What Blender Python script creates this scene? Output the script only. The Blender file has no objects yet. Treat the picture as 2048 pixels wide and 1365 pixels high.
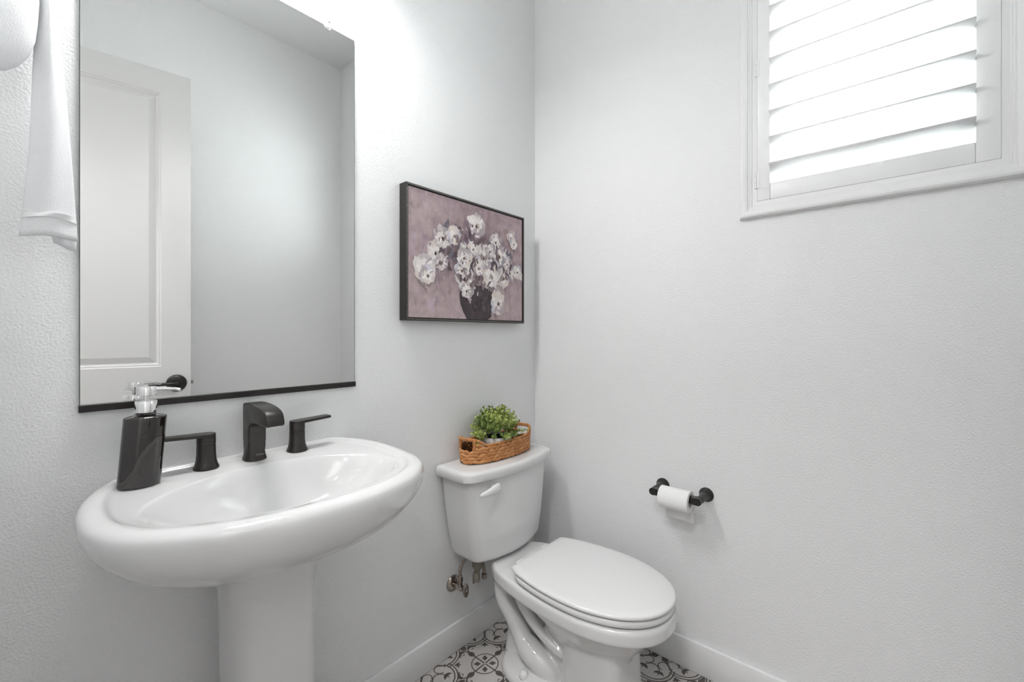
import bpy, bmesh, math, random
from mathutils import Vector, Matrix
random.seed(7)
sc = bpy.context.scene
col = sc.collection
PI = math.pi

# ------------------------------------------------------------------ camera
CAM = Vector((-1.6374, -1.2806, 1.22))
cam_d = bpy.data.cameras.new('camera')
cam = bpy.data.objects.new('camera', cam_d); col.objects.link(cam)
cam.location = CAM
cam.rotation_euler = (PI/2, 0, math.atan2(764, 878) - PI/2)
cam_d.sensor_width = 36; cam_d.lens = 36*878/2048
cam_d.shift_y = -(682.5-669)/2048
cam_d.clip_start = 0.02
sc.camera = cam

# ------------------------------------------------------------------ world, exposure
w = bpy.data.worlds.new('sky'); sc.world = w; w.use_nodes = True
bg = w.node_tree.nodes['Background']
bg.inputs[0].default_value = (.97, .985, 1.0, 1); bg.inputs[1].default_value = 8.0
sc.view_settings.view_transform = 'Standard'; sc.view_settings.look = 'None'
sc.view_settings.gamma = 1; sc.view_settings.use_curve_mapping = False
sc.view_settings.exposure = 0.96
LAMP_E = 4.0       # frosted glass sides of the vanity lamp
LAMP_D = 75.0      # its open lower end
HALL_FILL_W = 20.0      # added fill light in the unseen hallway

# ------------------------------------------------------------------ helpers
def link(name, me, mat=None, parent=None, smooth=False):
    o = bpy.data.objects.new(name, me); col.objects.link(o)
    if mat is not None and len(me.materials) == 0: me.materials.append(mat)
    if parent is not None:
        o.parent = parent
    if smooth:
        for p in me.polygons: p.use_smooth = True
    return o
def empty(name, loc=(0, 0, 0), rz=0):
    o = bpy.data.objects.new(name, None); col.objects.link(o)
    o.location = loc; o.rotation_euler = (0, 0, rz); o.empty_display_size = .05
    return o
def tag(o, label, cat, group=None):
    o['label'] = label; o['category'] = cat
    if group: o['group'] = group
    return o
def struct(o): o['kind'] = 'structure'; return o
def to_mesh(bm):
    me = bpy.data.meshes.new('mesh'); bmesh.ops.recalc_face_normals(bm, faces=bm.faces[:]); bm.to_mesh(me); bm.free(); return me
def obj(name, bm, mat, parent=None, smooth=False, auto=None):
    o = link(name, to_mesh(bm), mat, parent, smooth)
    if auto is not None:
        for p in o.data.polygons: p.use_smooth = True
        o.data.set_sharp_from_angle(angle=math.radians(auto))
    return o
def add_box(bm, x0, x1, y0, y1, z0, z1, bev=0, seg=2):
    r = bmesh.ops.create_cube(bm, size=1)
    vs = r['verts']
    for v in vs:
        v.co = Vector(((x0+x1)/2 + v.co.x*(x1-x0), (y0+y1)/2 + v.co.y*(y1-y0), (z0+z1)/2 + v.co.z*(z1-z0)))
    if bev:
        es = list({e for v in vs for e in v.link_edges})
        bmesh.ops.bevel(bm, geom=es, offset=bev, segments=seg, affect='EDGES', profile=.5)
    return vs
def box(name, b, mat, parent=None, bev=0, seg=2):
    bm = bmesh.new(); add_box(bm, *b, bev=bev, seg=seg)
    return obj(name, bm, mat, parent, auto=35 if bev else None)
def add_loft(bm, rings, cap0=True, cap1=True, closed=True):
    vr = [[bm.verts.new(p) for p in r] for r in rings]
    n = len(rings[0])
    for a, b in zip(vr[:-1], vr[1:]):
        for i in range(n if closed else n-1):
            j = (i+1) % n
            bm.faces.new((a[i], a[j], b[j], b[i]))
    if cap0: bm.faces.new(vr[0][::-1])
    if cap1: bm.faces.new(vr[-1])
    return vr
def add_lathe(bm, prof, origin=(0, 0, 0), axis='z', n=32, cap0=True, cap1=True):
    M = {'z': Matrix.Identity(3), 'x': Matrix(((0, 0, 1), (0, 1, 0), (-1, 0, 0))), '-y': Matrix(((1, 0, 0), (0, 0, -1), (0, 1, 0))), '-x': Matrix(((0, 0, -1), (0, 1, 0), (1, 0, 0)))}[axis] if isinstance(axis, str) else axis
    o = Vector(origin); rings = []
    for r, h in prof:
        rings.append([o + M @ Vector((max(r, 1e-5)*math.cos(2*PI*k/n), max(r, 1e-5)*math.sin(2*PI*k/n), h)) for k in range(n)])
    return add_loft(bm, rings, cap0, cap1)
def catmull(pts, n=6):
    pts = [Vector(p) for p in pts]; P = [pts[0]*2-pts[1]] + pts + [pts[-1]*2-pts[-2]]; out = []
    for i in range(1, len(P)-2):
        a, b, c, d = P[i-1:i+3]
        for k in range(n):
            t = k/n
            out.append(.5*((2*b)+(c-a)*t+(2*a-5*b+4*c-d)*t*t+(3*b-a-3*c+d)*t**3))
    out.append(pts[-1]); return out
def add_tube(bm, pts, r, n=12, smooth=6, caps=True, ell=None):
    P = catmull(pts, smooth) if smooth else [Vector(p) for p in pts]
    rr = r if callable(r) else (lambda t: r)
    T0 = (P[1]-P[0]).normalized(); up = Vector((0, 0, 1)) if abs(T0.z) < .9 else Vector((1, 0, 0))
    N = (up - T0*up.dot(T0)).normalized(); rings = []
    for i, p in enumerate(P):
        T = (P[min(i+1, len(P)-1)]-P[max(i-1, 0)]).normalized()
        N = (N - T*N.dot(T)).normalized(); B = T.cross(N); R = rr(i/(len(P)-1))
        rings.append([p + N*R*math.cos(2*PI*k/n) + B*R*math.sin(2*PI*k/n) for k in range(n)])
    return add_loft(bm, rings, caps, caps)
def sell(a, b, n, t):
    c, s = math.cos(t), math.sin(t)
    return a*abs(c)**(2/n)*math.copysign(1, c), b*abs(s)**(2/n)*math.copysign(1, s)
def srings(levels, N=48):
    """levels: (cx, cy, z, a, b, n)"""
    return [[Vector((cx+sell(a, b, n, 2*PI*k/N)[0], cy+sell(a, b, n, 2*PI*k/N)[1], z)) for k in range(N)] for cx, cy, z, a, b, n in levels]
def add_extrude(bm, poly, axis, t0, t1):
    """poly of 2-D points, extruded along x / y / z"""
    def P(a, b, t):
        return {'x': (t, a, b), 'y': (a, t, b), 'z': (a, b, t)}[axis]
    return add_loft(bm, [[Vector(P(a, b, t)) for a, b in poly] for t in (t0, t1)])
def add_sphere(bm, c, r, sub=1):
    ret = bmesh.ops.create_icosphere(bm, subdivisions=sub, radius=1)
    rv = r if hasattr(r, '__len__') else (r, r, r)
    for v in ret['verts']: v.co = Vector((c[0]+v.co.x*rv[0], c[1]+v.co.y*rv[1], c[2]+v.co.z*rv[2]))
def bake(o):
    """apply an object's modifiers"""
    dg = bpy.context.evaluated_depsgraph_get(); me = bpy.data.meshes.new_from_object(o.evaluated_get(dg)); o.modifiers.clear(); o.data = me

# ------------------------------------------------------------------ materials
def mat(name, c, rough=.5, metal=0, spec=.5, coat=0, bump=None, emis=0, colvar=None):
    m = bpy.data.materials.new(name); m.use_nodes = True; nt = m.node_tree; b = nt.nodes['Principled BSDF']
    b.inputs['Base Color'].default_value = (*c, 1); b.inputs['Roughness'].default_value = rough
    b.inputs['Metallic'].default_value = metal; b.inputs['Specular IOR Level'].default_value = spec
    b.inputs['Coat Weight'].default_value = coat; b.inputs['Coat Roughness'].default_value = .05
    if emis:
        b.inputs['Emission Color'].default_value = (*c, 1); b.inputs['Emission Strength'].default_value = emis
    if bump or colvar:
        tc = nt.nodes.new('ShaderNodeTexCoord')
    if bump:
        scale, strength, dist, detail = bump
        nz = nt.nodes.new('ShaderNodeTexNoise'); nz.inputs['Scale'].default_value = scale; nz.inputs['Detail'].default_value = detail
        bp = nt.nodes.new('ShaderNodeBump'); bp.inputs['Strength'].default_value = strength; bp.inputs['Distance'].default_value = dist
        nt.links.new(tc.outputs['Object'], nz.inputs['Vector']); nt.links.new(nz.outputs['Fac'], bp.inputs['Height']); nt.links.new(bp.outputs['Normal'], b.inputs['Normal'])
    if colvar:
        scale, c2 = colvar
        n2 = nt.nodes.new('ShaderNodeTexNoise'); n2.inputs['Scale'].default_value = scale; n2.inputs['Detail'].default_value = 4
        rp = nt.nodes.new('ShaderNodeValToRGB'); rp.color_ramp.elements[0].position = .35; rp.color_ramp.elements[1].position = .65
        rp.color_ramp.elements[0].color = (*c, 1); rp.color_ramp.elements[1].color = (*c2, 1)
        nt.links.new(tc.outputs['Object'], n2.inputs['Vector']); nt.links.new(n2.outputs['Fac'], rp.inputs['Fac']); nt.links.new(rp.outputs['Color'], b.inputs['Base Color'])
    return m
M = {}
M['wall'] = mat('wall paint', (.87, .872, .877), .42, bump=(210, .56, .0035, 2.5))
M['ceil'] = mat('ceiling paint', (.86, .86, .86), .6, bump=(120, .25, .004, 2))
M['trim'] = mat('white trim paint', (.87, .87, .873), .32)
M['door'] = mat('door paint', (.71, .71, .705), .35)
M['shutter'] = mat('white shutter paint', (.91, .91, .915), .35)
M['porc'] = mat('white porcelain', (.73, .73, .728), .07, spec=.55, coat=.3)
M['seat'] = mat('white seat plastic', (.76, .76, .757), .22)
M['black'] = mat('matte black metal', (.016, .015, .014), .33, metal=.0, spec=.5, bump=(900, .03, .001, 1))
M['bronze'] = mat('brushed dark metal', (.055, .051, .048), .36, metal=.8, bump=(700, .05, .001, 1))
M['blackframe'] = mat('black frame', (.012, .010, .009), .4)
M['chrome'] = mat('chrome', (.85, .85, .85), .06, metal=1)
M['nickel'] = mat('aged chrome', (.48, .44, .40), .2, metal=1, colvar=(60, (.30, .24, .20)))
M['braid'] = mat('braided steel hose', (.36, .31, .26), .35, metal=.9, bump=(1400, .6, .002, 1))
M['greyplastic'] = mat('grey plastic nut', (.22, .20, .17), .45)
M['darkglass'] = mat('dark brown glass', (.010, .007, .006), .05, spec=.6, coat=.6)
M['mirror'] = mat('mirror silver', (.85, .85, .845), .0, metal=1)
M['mirroredge'] = mat('mirror edge glass', (.10, .12, .11), .15)
M['paper'] = mat('toilet paper', (.86, .86, .85), .9, bump=(400, .2, .001, 2))
M['towel'] = mat('white terry towel', (.81, .815, .83), .95, bump=(420, .55, .002, 3))
M['towelband'] = mat('white woven towel band', (.80, .80, .81), .9, bump=(900, .3, .001, 2))
M['tile'] = mat('pale cement tile', (.56, .535, .515), .45, colvar=(9, (.60, .575, .555)))
M['tiledark'] = mat('charcoal tile print', (.085, .075, .068), .45, colvar=(14, (.115, .102, .094)))
M['grout'] = mat('grout', (.52, .50, .48), .85)
M['strand'] = mat('water hyacinth strand', (.60, .27, .095), .6, bump=(260, .6, .002, 3), colvar=(45, (.42, .16, .045)))
M['strand2'] = mat('pale water hyacinth strand', (.68, .35, .145), .6, bump=(260, .6, .002, 3), colvar=(45, (.52, .22, .07)))
M['basketcore'] = mat('dark basket core', (.13, .05, .018), .8)
M['leaf'] = mat('green leaf', (.32, .41, .09), .45, colvar=(35, (.50, .56, .19)))
M['leaf2'] = mat('deep green leaf', (.13, .20, .045), .5, colvar=(35, (.27, .34, .09)))
M['soil'] = mat('dark moss', (.02, .025, .012), .9, bump=(200, 1, .004, 3))
M['shade'] = mat('frosted lamp glass', (1, .995, .985), .5, emis=LAMP_E)
M['diffuser'] = mat('lamp diffuser', (1, .995, .985), .5, emis=LAMP_D)
M['hallfloor'] = mat('hall wood floor', (.35, .25, .17), .5)
# marbled pot
m = mat('marbled ceramic', (.78, .76, .74), .25); nt = m.node_tree; b = nt.nodes['Principled BSDF']
tc = nt.nodes.new('ShaderNodeTexCoord'); wv = nt.nodes.new('ShaderNodeTexWave'); wv.inputs['Scale'].default_value = 9; wv.inputs['Distortion'].default_value = 9; wv.inputs['Detail'].default_value = 3
rp = nt.nodes.new('ShaderNodeValToRGB'); rp.color_ramp.elements[0].color = (.55, .52, .51, 1); rp.color_ramp.elements[1].color = (.84, .82, .80, 1); rp.color_ramp.elements[1].position = .45
nt.links.new(tc.outputs['Object'], wv.inputs['Vector']); nt.links.new(wv.outputs['Fac'], rp.inputs['Fac']); nt.links.new(rp.outputs['Color'], b.inputs['Base Color']); M['marble'] = m
# window glass: thin pane, clear with a weak mirror reflection and a slight green tint
m = bpy.data.materials.new('window glass'); m.use_nodes = True; nt = m.node_tree; nt.nodes.clear()
out = nt.nodes.new('ShaderNodeOutputMaterial'); mx = nt.nodes.new('ShaderNodeMixShader'); tr = nt.nodes.new('ShaderNodeBsdfTransparent'); gl = nt.nodes.new('ShaderNodeBsdfGlossy')
tr.inputs[0].default_value = (.965, 1.0, .985, 1); gl.inputs['Roughness'].default_value = .02; mx.inputs[0].default_value = .07
nt.links.new(tr.outputs[0], mx.inputs[1]); nt.links.new(gl.outputs[0], mx.inputs[2]); nt.links.new(mx.outputs[0], out.inputs[0]); M['glass'] = m
# clear plastic
m = bpy.data.materials.new('clear plastic'); m.use_nodes = True; b = m.node_tree.nodes['Principled BSDF']
b.inputs['Base Color'].default_value = (.93, .93, .92, 1); b.inputs['Roughness'].default_value = .15; b.inputs['Transmission Weight'].default_value = .35; M['clear'] = m
# painting: vertex colours with brush noise
m = bpy.data.materials.new('painted canvas'); m.use_nodes = True; nt = m.node_tree; b = nt.nodes['Principled BSDF']; b.inputs['Roughness'].default_value = .55
at = nt.nodes.new('ShaderNodeAttribute'); at.attribute_name = 'Col'; tc = nt.nodes.new('ShaderNodeTexCoord')
n1 = nt.nodes.new('ShaderNodeTexNoise'); n1.inputs['Scale'].default_value = 28; n1.inputs['Detail'].default_value = 6; n1.inputs['Roughness'].default_value = .65
mp = nt.nodes.new('ShaderNodeMapRange'); mp.inputs[1].default_value = .3; mp.inputs[2].default_value = .7; mp.inputs[3].default_value = .80; mp.inputs[4].default_value = 1.18
mm = nt.nodes.new('ShaderNodeVectorMath'); mm.operation = 'SCALE'
nt.links.new(tc.outputs['Object'], n1.inputs['Vector']); nt.links.new(n1.outputs['Fac'], mp.inputs[0]); nt.links.new(at.outputs['Color'], mm.inputs[0]); nt.links.new(mp.outputs[0], mm.inputs['Scale']); nt.links.new(mm.outputs[0], b.inputs['Base Color'])
bp = nt.nodes.new('ShaderNodeBump'); bp.inputs['Strength'].default_value = .2; bp.inputs['Distance'].default_value = .001; nt.links.new(n1.outputs['Fac'], bp.inputs['Height']); nt.links.new(bp.outputs[0], b.inputs['Normal']); M['paint'] = m

# ------------------------------------------------------------------ room shell
XE = -1.82; YB = -1.86; H = 3.20; T = .12
WY0, WY1, WZ0, WZ1 = -1.487, -.935, 1.655, 2.66      # shutter panel opening in the window wall
DY0, DY1, DH = -1.60, -.83, 2.56                      # doorway in the entry wall
def wall(name, boxes, m=M['wall']):
    bm = bmesh.new()
    for b in boxes: add_box(bm, *b)
    return struct(obj(name, bm, m))
wall('wall_left', [(XE-1.6, T, 0, T, 0, H)])
wall('wall_right', [(0, T, YB-T, 0, 0, WZ0-.006), (0, T, YB-T, 0, WZ1+.006, H), (0, T, YB-T, WY0-.006, WZ0-.006, WZ1+.006), (0, T, WY1+.006, 0, WZ0-.006, WZ1+.006)])
wall('wall_back', [(XE-1.6, T, YB-T, YB, 0, H)])
wall('wall_entry', [(XE-T, XE, YB, DY0, 0, H), (XE-T, XE, DY1, 0, 0, H), (XE-T, XE, DY0, DY1, DH, H)])
wall('wall_hallway', [(XE-1.6-T, XE-1.6, YB-T, T, 0, H)])
struct(box('ceiling', (XE-1.6-T, T, YB-T, T, H, H+.1), M['ceil']))
fl = struct(box('floor', (XE, T, YB-T, T, -.12, -.008), M['grout']))
struct(box('hallway_floor', (XE-1.6-T, XE, YB-T, T, -.12, 0), M['hallfloor']))
BH, BT = .110, .014
def baseboard(name, b):
    bm = bmesh.new(); add_box(bm, *b, bev=.003, seg=2); return struct(obj(name, bm, M['trim'], auto=40))
baseboard('baseboard_left', (XE+.0005, -.0005, -BT, -.0005, .0005, BH))
baseboard('baseboard_right', (-BT, -.0005, YB+.0005, -BT-.0005, .0005, BH))
baseboard('baseboard_back', (XE+.0005, -BT-.0005, YB+.0005, YB+BT, .0005, BH))
# door casing
bm = bmesh.new()
for b in ((XE, XE+.015, DY1, DY1+.07, 0, DH+.07), (XE, XE+.015, DY0-.07, DY0, 0, DH+.07), (XE, XE+.015, DY0, DY1, DH, DH+.07)): add_box(bm, *b)
struct(obj('trim_1', bm, M['trim']))

# ------------------------------------------------------------------ floor tiles with printed ornament
P = .317
def tile_mesh():
    bm = bmesh.new(); add_box(bm, -P/2+.0002, P/2-.0002, -P/2+.0002, P/2-.0002, -.0075, 0, bev=.0003, seg=1)
    nb = len(bm.faces); lift = [.00008]
    pats = []
    def poly(pts): pats.append(pts)
    def strip(pts, wd):
        pts = [Vector(p) for p in pts]; n = len(pts)
        wf = (lambda t: 1.15*wd(t)) if callable(wd) else (lambda t: 1.15*wd)
        L, R = [], []
        for i, p in enumerate(pts):
            t = (pts[min(i+1, n-1)]-pts[max(i-1, 0)]).normalized(); nn = Vector((-t.y, t.x)); hw = wf(i/(n-1))/2
            L.append(p+nn*hw); R.append(p-nn*hw)
        for i in range(n-1): poly([L[i], L[i+1], R[i+1], R[i]])
    def arc(c, r, a0, a1, wd, n=24):
        strip([(c[0]+r*math.cos(a0+(a1-a0)*k/n), c[1]+r*math.sin(a0+(a1-a0)*k/n)) for k in range(n+1)], wd)
    def curve(pts, wd, n=6):
        strip([(p.x, p.y) for p in catmull([(a, b, 0) for a, b in pts], n)], wd)
    def leaf(c, ang, s):
        # three pointed lobes
        def tr(u, v): return (c[0]+s*(u*math.cos(ang)-v*math.sin(ang)), c[1]+s*(u*math.sin(ang)+v*math.cos(ang)))
        poly([tr(*q) for q in ((-.9, 0), (-.5, -.35), (.1, -.28), (1.25, -.12), (.45, .1), (.1, .3), (-.5, .35))])
        for sg in (1, -1):
            poly([tr(u, sg*v) for u, v in ((-.75, .05), (-.85, .55), (-.35, 1.15), (.55, 1.55), (.35, .95), (.25, .45), (0, .1))])
    arc((0, 0), .049, 0, 2*PI, .0036, 48)
    def quadrant():
        strip([(.0035, 0), (.060, 0)], .0048)
        poly([(.055, 0), (.060, .007), (.070, .0115), (.080, .009), (.090, .003), (.090, -.003), (.080, -.009), (.070, -.0115), (.060, -.007)])
        for s in (1, -1):
            curve([(.086, 0), (.100, s*.008), (.106, s*.022), (.099, s*.034), (.094, s*.047)], lambda t: .0048+.009*math.sin(PI*min(1, t*1.05))**2*(t > .3)*(1-.55*t))
            curve([(.092, s*.018), (.0885, s*.024), (.093, s*.030)], lambda t: .004*(1-.4*t), 4)
            curve([(.100, s*.036), (.092, s*.037), (.087, s*.040)], lambda t: .005*(1-.7*t), 4)
        poly([(.100, 0), (.112, .0105), (.124, .0125), (.130, .008), (.148, .0035), (.148, -.0035), (.130, -.008), (.124, -.0125), (.112, -.0105)])
        d = math.sqrt(.5)
        def dg(u, v): return ((u-v)*d, (u+v)*d)
        poly([dg(.0135, 0), dg(.028, .0105), dg(.0425, 0), dg(.028, -.0105)])
        poly([dg(.113, 0), dg(.100, .010), dg(.094, .0165), dg(.0945, .004), dg(.086, 0), dg(.0945, -.004), dg(.094, -.0165), dg(.100, -.010)])
        # corner star (quarter), stems, lobes; S = tile corner
        S = P/2
        poly([(S-.0040, S-.0040), (S-.011, S-.031), (S-.0245, S-.0325), (S-.034, S-.034), (S-.0325, S-.0245), (S-.031, S-.011)])
        strip([(S-.026, S-.026), (S-.040, S-.040), (S-.062, S-.062)], lambda t: .009-.005*t)
        strip([(S-.050, S-.058), (S-.058, S-.050)], .0035)
        strip([(S-.0475, S-.0605), (S-.0605, S-.0475)], .003)
        for sw in (0, 1):
            f = (lambda u, v: (S-u, S-v)) if sw else (lambda u, v: (S-v, S-u))
            # lobe along the tile edge: u along the edge from the corner, v into the tile
            c, r = .0785, .0615
            a0 = math.atan2(.058, .058-c); 
            for rr, wd in ((r, .0042), (r+.0112, .0040)):
                a1 = a0+.06 if rr == r else a0-.02
                strip([f(c+rr*math.cos(a1*(1-k/20)), rr*math.sin(a1*(1-k/20))) for k in range(21)], wd)
            cu, cv, cr = .055, .029, .0195
            strip([f(cu+cr*math.cos(a), cv+cr*math.sin(a)) for a in [2.5+(k/26)*3.9 for k in range(27)]], .0034)
            curve([f(.066, .0015), f(.070, .012), f(.078, .021), f(.088, .027)], .0034, 5)
            strip([f(.060, .001), f(.070, .001)], .003)
            strip([f(.068, .010), f(.063, .017)], .003)
            lx, ly = f(.098, .029); ox, oy = f(.12, .032)
            leaf((lx, ly), math.atan2(oy-ly, ox-lx), .0125)
    start = len(pats); quadrant(); q = pats[start:]
    for k in (1, 2, 3):
        c, s = math.cos(k*PI/2), math.sin(k*PI/2)
        for pl in q: pats.append([(p[0]*c-p[1]*s, p[0]*s+p[1]*c) for p in pl])
    for i, pl in enumerate(pats):
        z = .00006+(i % 7)*.000012
        lim = P/2-.0006
        vs = [bm.verts.new((max(-lim, min(lim, p[0])), max(-lim, min(lim, p[1])), z)) for p in pl]
        try:
            fc = bm.faces.new(vs); fc.material_index = 1
            fc.normal_update()
            if fc.normal.z < 0: fc.normal_flip()
        except ValueError: pass
    me = bpy.data.meshes.new('tile'); bm.to_mesh(me); bm.free()
    me.materials.append(M['tile']); me.materials.append(M['tiledark'])
    return me
tm = tile_mesh()
TX, TY = -.477, -.138
for i in range(-4, 3):
    for j in range(-5, 2):
        x, y = TX+i*P, TY+j*P
        if x-P/2 > -.0 or x+P/2 < XE or y-P/2 > 0 or y+P/2 < YB: continue
        o = link('tile', tm, parent=fl); o.location = (x, y, 0)

# ------------------------------------------------------------------ window and shutter
win = struct(empty('window_1', (0, (WY0+WY1)/2, WZ0)))
def W(o):  # keep world placement under the window empty
    o.matrix_parent_inverse = win.matrix_world.inverted(); return o
win.matrix_world = Matrix.Translation((0, (WY0+WY1)/2, WZ0))
# stepped casing, mitred frame: profile (distance outwards from the opening, projection into the room)
prof = [(-.004, .0), (-.004, .010), (.010, .010), (.012, .013), (.016, .013), (.0175, .0155), (.022, .0155), (.0235, .019), (.030, .021), (.038, .022), (.044, .020), (.047, .015), (.049, .0)]
rings = []
for d, pz in prof:
    rings.append([Vector((-pz, WY1+d, WZ0-d)), Vector((-pz, WY1+d, WZ1+d)), Vector((-pz, WY0-d, WZ1+d)), Vector((-pz, WY0-d, WZ0-d))])
bm = bmesh.new(); add_loft(bm, rings, False, False); o = obj('casing', bm, M['trim'], win); W(o)
# reveal lining, outer vinyl frame and pane
bm = bmesh.new()
for b in ((-.008, .118, WY1-.0, WY1+.005, WZ0-.005, WZ1+.005), (-.008, .118, WY0-.005, WY0, WZ0-.005, WZ1+.005), (-.008, .118, WY0, WY1, WZ0-.005, WZ0), (-.008, .118, WY0, WY1, WZ1, WZ1+.005)): add_box(bm, *b)
W(obj('reveal', bm, M['trim'], win))
bm = bmesh.new()
for b in ((.085, .115, WY1-.035, WY1, WZ0, WZ1), (.085, .115, WY0, WY0+.035, WZ0, WZ1), (.085, .115, WY0+.035, WY1-.035, WZ0, WZ0+.035), (.085, .115, WY0+.035, WY1-.035, WZ1-.035, WZ1)): add_box(bm, *b)
W(obj('window_frame', bm, M['trim'], win))
W(box('pane', (.098, .102, WY0+.035, WY1-.035, WZ0+.035, WZ1-.035), M['glass'], win))
sh = empty('plantation_shutter', (0, 0, 0)); tag(sh, 'white plantation shutter with wide tilted louvers in the window frame', 'shutter')
g = .0040
SX0, SX1 = -.012, .016
LY0, LY1 = -1.438, -.977
box('stile', (SX0, SX1, LY1, WY1-g, WZ0+g, WZ1-g), M['shutter'], sh, .003)
box('stile', (SX0, SX1, WY0+g, LY0, WZ0+g, WZ1-g), M['shutter'], sh, .003)
box('rail', (SX0, SX1, LY0, LY1, WZ0+g, WZ0+.058), M['shutter'], sh, .003)
box('rail', (SX0, SX1, LY0, LY1, WZ1-.075, WZ1-g), M['shutter'], sh, .003)
bm = bmesh.new(); N = 32
rg = []
for k in range(N):
    a, b_ = sell(.0445, .0055, 3.2, 2*PI*k/N); rg.append((a, b_))
add_loft(bm, [[Vector((a, yy, c)) for a, c in rg] for yy in (LY0+.0006, LY1-.0006)])
lm = to_mesh(bm)
for p in lm.polygons: p.use_smooth = len(p.vertices) == 4
z = WZ0+.058+.041; TILT = math.radians(21)
while z < WZ1-.10:
    o = link('louver', lm, M['shutter'], sh); o.location = (.004, 0, z); o.rotation_euler = (0, TILT, 0); z += .0838
for hz in (WZ0+.075, WZ0+.445, WZ1-.09):
    bm = bmesh.new()
    for s in (-1, 0, 1): add_lathe(bm, [(.0032, -.009), (.0032, .009)], (-.0135, WY1-.001, hz+s*.0195), n=12)
    add_box(bm, -.0135, -.012, WY1-.012, WY1, hz-.028, hz+.028)
    obj('hinge', bm, M['shutter'], sh, auto=40)

# ------------------------------------------------------------------ mirror
mi = empty('wall_mirror', (-1.232, 0, 1.058)); tag(mi, 'frameless rectangular wall mirror with black bottom channel above the sink', 'mirror')
mi.matrix_world = Matrix.Translation((-1.232, 0, 1.058)); mi_inv = mi.matrix_world.inverted()
def MI(o): o.matrix_parent_inverse = mi_inv; return o
MX0, MX1, MZ0, MZ1 = -1.540, -.924, 1.058, 2.140
MI(box('glass_edge', (MX0, MX1, -.0058, -.0006, MZ0+.003, MZ1), M['mirroredge'], mi))
bm = bmesh.new(); vs = [bm.verts.new(p) for p in ((MX0+.0015, -.0061, MZ0+.004), (MX1-.0015, -.0061, MZ0+.004), (MX1-.0015, -.0061, MZ1-.0015), (MX0+.0015, -.0061, MZ1-.0015))]; bm.faces.new(vs)
MI(obj('mirror_glass', bm, M['mirror'], mi))
MI(box('bottom_channel', (MX0-.001, MX1+.001, -.0125, -.0003, MZ0-.001, MZ0+.0145), M['blackframe'], mi, .0006, 1))
for cxp in (-1.455, -1.009):
    bm = bmesh.new(); add_lathe(bm, [(.012, 0), (.012, .004), (.010, .006)], (cxp, -.0064, MZ1+.004), axis='-y', n=14)
    add_box(bm, cxp-.008, cxp+.008, -.0065, -.0005, MZ1+.0005, MZ1+.016)
    c_ = MI(obj('mirror_clip', bm, M['clear'], mi, auto=40))
    bm = bmesh.new(); add_lathe(bm, [(.0028, 0), (.0022, .0015)], (cxp, -.0124, MZ1+.009), axis='-y', n=10)
    obj('screw', bm, M['nickel'], c_)

# ------------------------------------------------------------------ pedestal sink
SXC, SYC, SA, SB, SN = -1.229, -.2072, .331, .297, 2.30
sk = empty('pedestal_sink', (0, 0, 0)); tag(sk, 'glossy white oval pedestal sink standing below the wall mirror', 'sink')
def stilt(y):      # the deck rises a little towards the wall
    t = y+.25; return .007*t+.047*math.sqrt(t*t+.0012)-.0016
def sink_ring(s, z, yclip, N=160, tilt=1.0):
    out = []
    for k in range(N):
        x, y = sell(SA*s, SB*s, SN, 2*PI*k/N); y = min(SYC+y, yclip)
        out.append(Vector((SXC+x, y, z+stilt(y)*tilt)))
    return out
ZT, SHH = .9004, .141
rings = []
outer = [(1.06, .30), (1.04, .42), (1, .55), (.93, .69), (.82, .80), (.66, .89), (.48, .955), (.30, .992), (.18, 1.0), (.10, .995), (.05, .980), (.02, .958), (.004, .925), (0, .902)]
for k, s in outer:
    rings.append(sink_ring(s, ZT-SHH*k, -.0012 if k > .05 else -.0012-.010*(1-k/.05), tilt=(1-max(0, (k-.25)/.75)) if k > .25 else 1.0))
for s, dz, yc in ((.890, -.0008, -.0135), (.878, -.0030, -.0165), (.866, -.0060, -.0190), (.852, -.0078, -.0225), (.835, -.0084, -.0270)):
    rings.append(sink_ring(s, ZT+dz, yc))
BCX, BCY, BA, BB = -1.228, -.268, .258, .166
def bowl_ring(s, z, N=160, sh=0):
    out = []
    for k in range(N):
        x, y = sell(BA*s, BB*s, 2.05, 2*PI*k/N); yy = BCY+sh+y
        out.append(Vector((BCX+x, yy, z+stilt(yy)*min(1, max(0, (s-.2)/.75)))))
    return out
for s, dz, sh_ in ((1.015, -.0086, 0), (1.0, -.0094, 0), (.98, -.0125, 0), (.955, -.019, 0), (.92, -.031, .0), (.86, -.050, .003), (.76, -.074, .008), (.62, -.096, .014), (.44, -.114, .02), (.26, -.124, .024), (.12, -.129, .026), (.085, -.131, .026)):
    rings.append(bowl_ring(s, ZT+dz, sh=sh_))
bm = bmesh.new(); add_loft(bm, rings, True, True)
basin = obj('basin', bm, M['porc'], sk, smooth=True)
bm = bmesh.new(); add_lathe(bm, [(.024, 0), (.024, .002), (.020, .0035), (.012, .003), (.0, .003)], (BCX, BCY+.026, .7685), n=32)
obj('drain', bm, M['chrome'], basin, auto=40)
# pedestal
bm = bmesh.new()
lv = [(0, .124, .120), (.03, .121, .117), (.06, .110, .108), (.12, .100, .100), (.25, .094, .097), (.42, .092, .096), (.55, .093, .098), (.66, .097, .103), (.72, .104, .111), (.765, .114, .120)]
add_loft(bm, [[Vector((SXC+.001+x, -.150+y, z)) for x, y in [sell(a, b_, 3.2, 2*PI*k/64) for k in range(64)]] for z, a, b_ in lv])
obj('pedestal', bm, M['porc'], sk, smooth=True)

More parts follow.
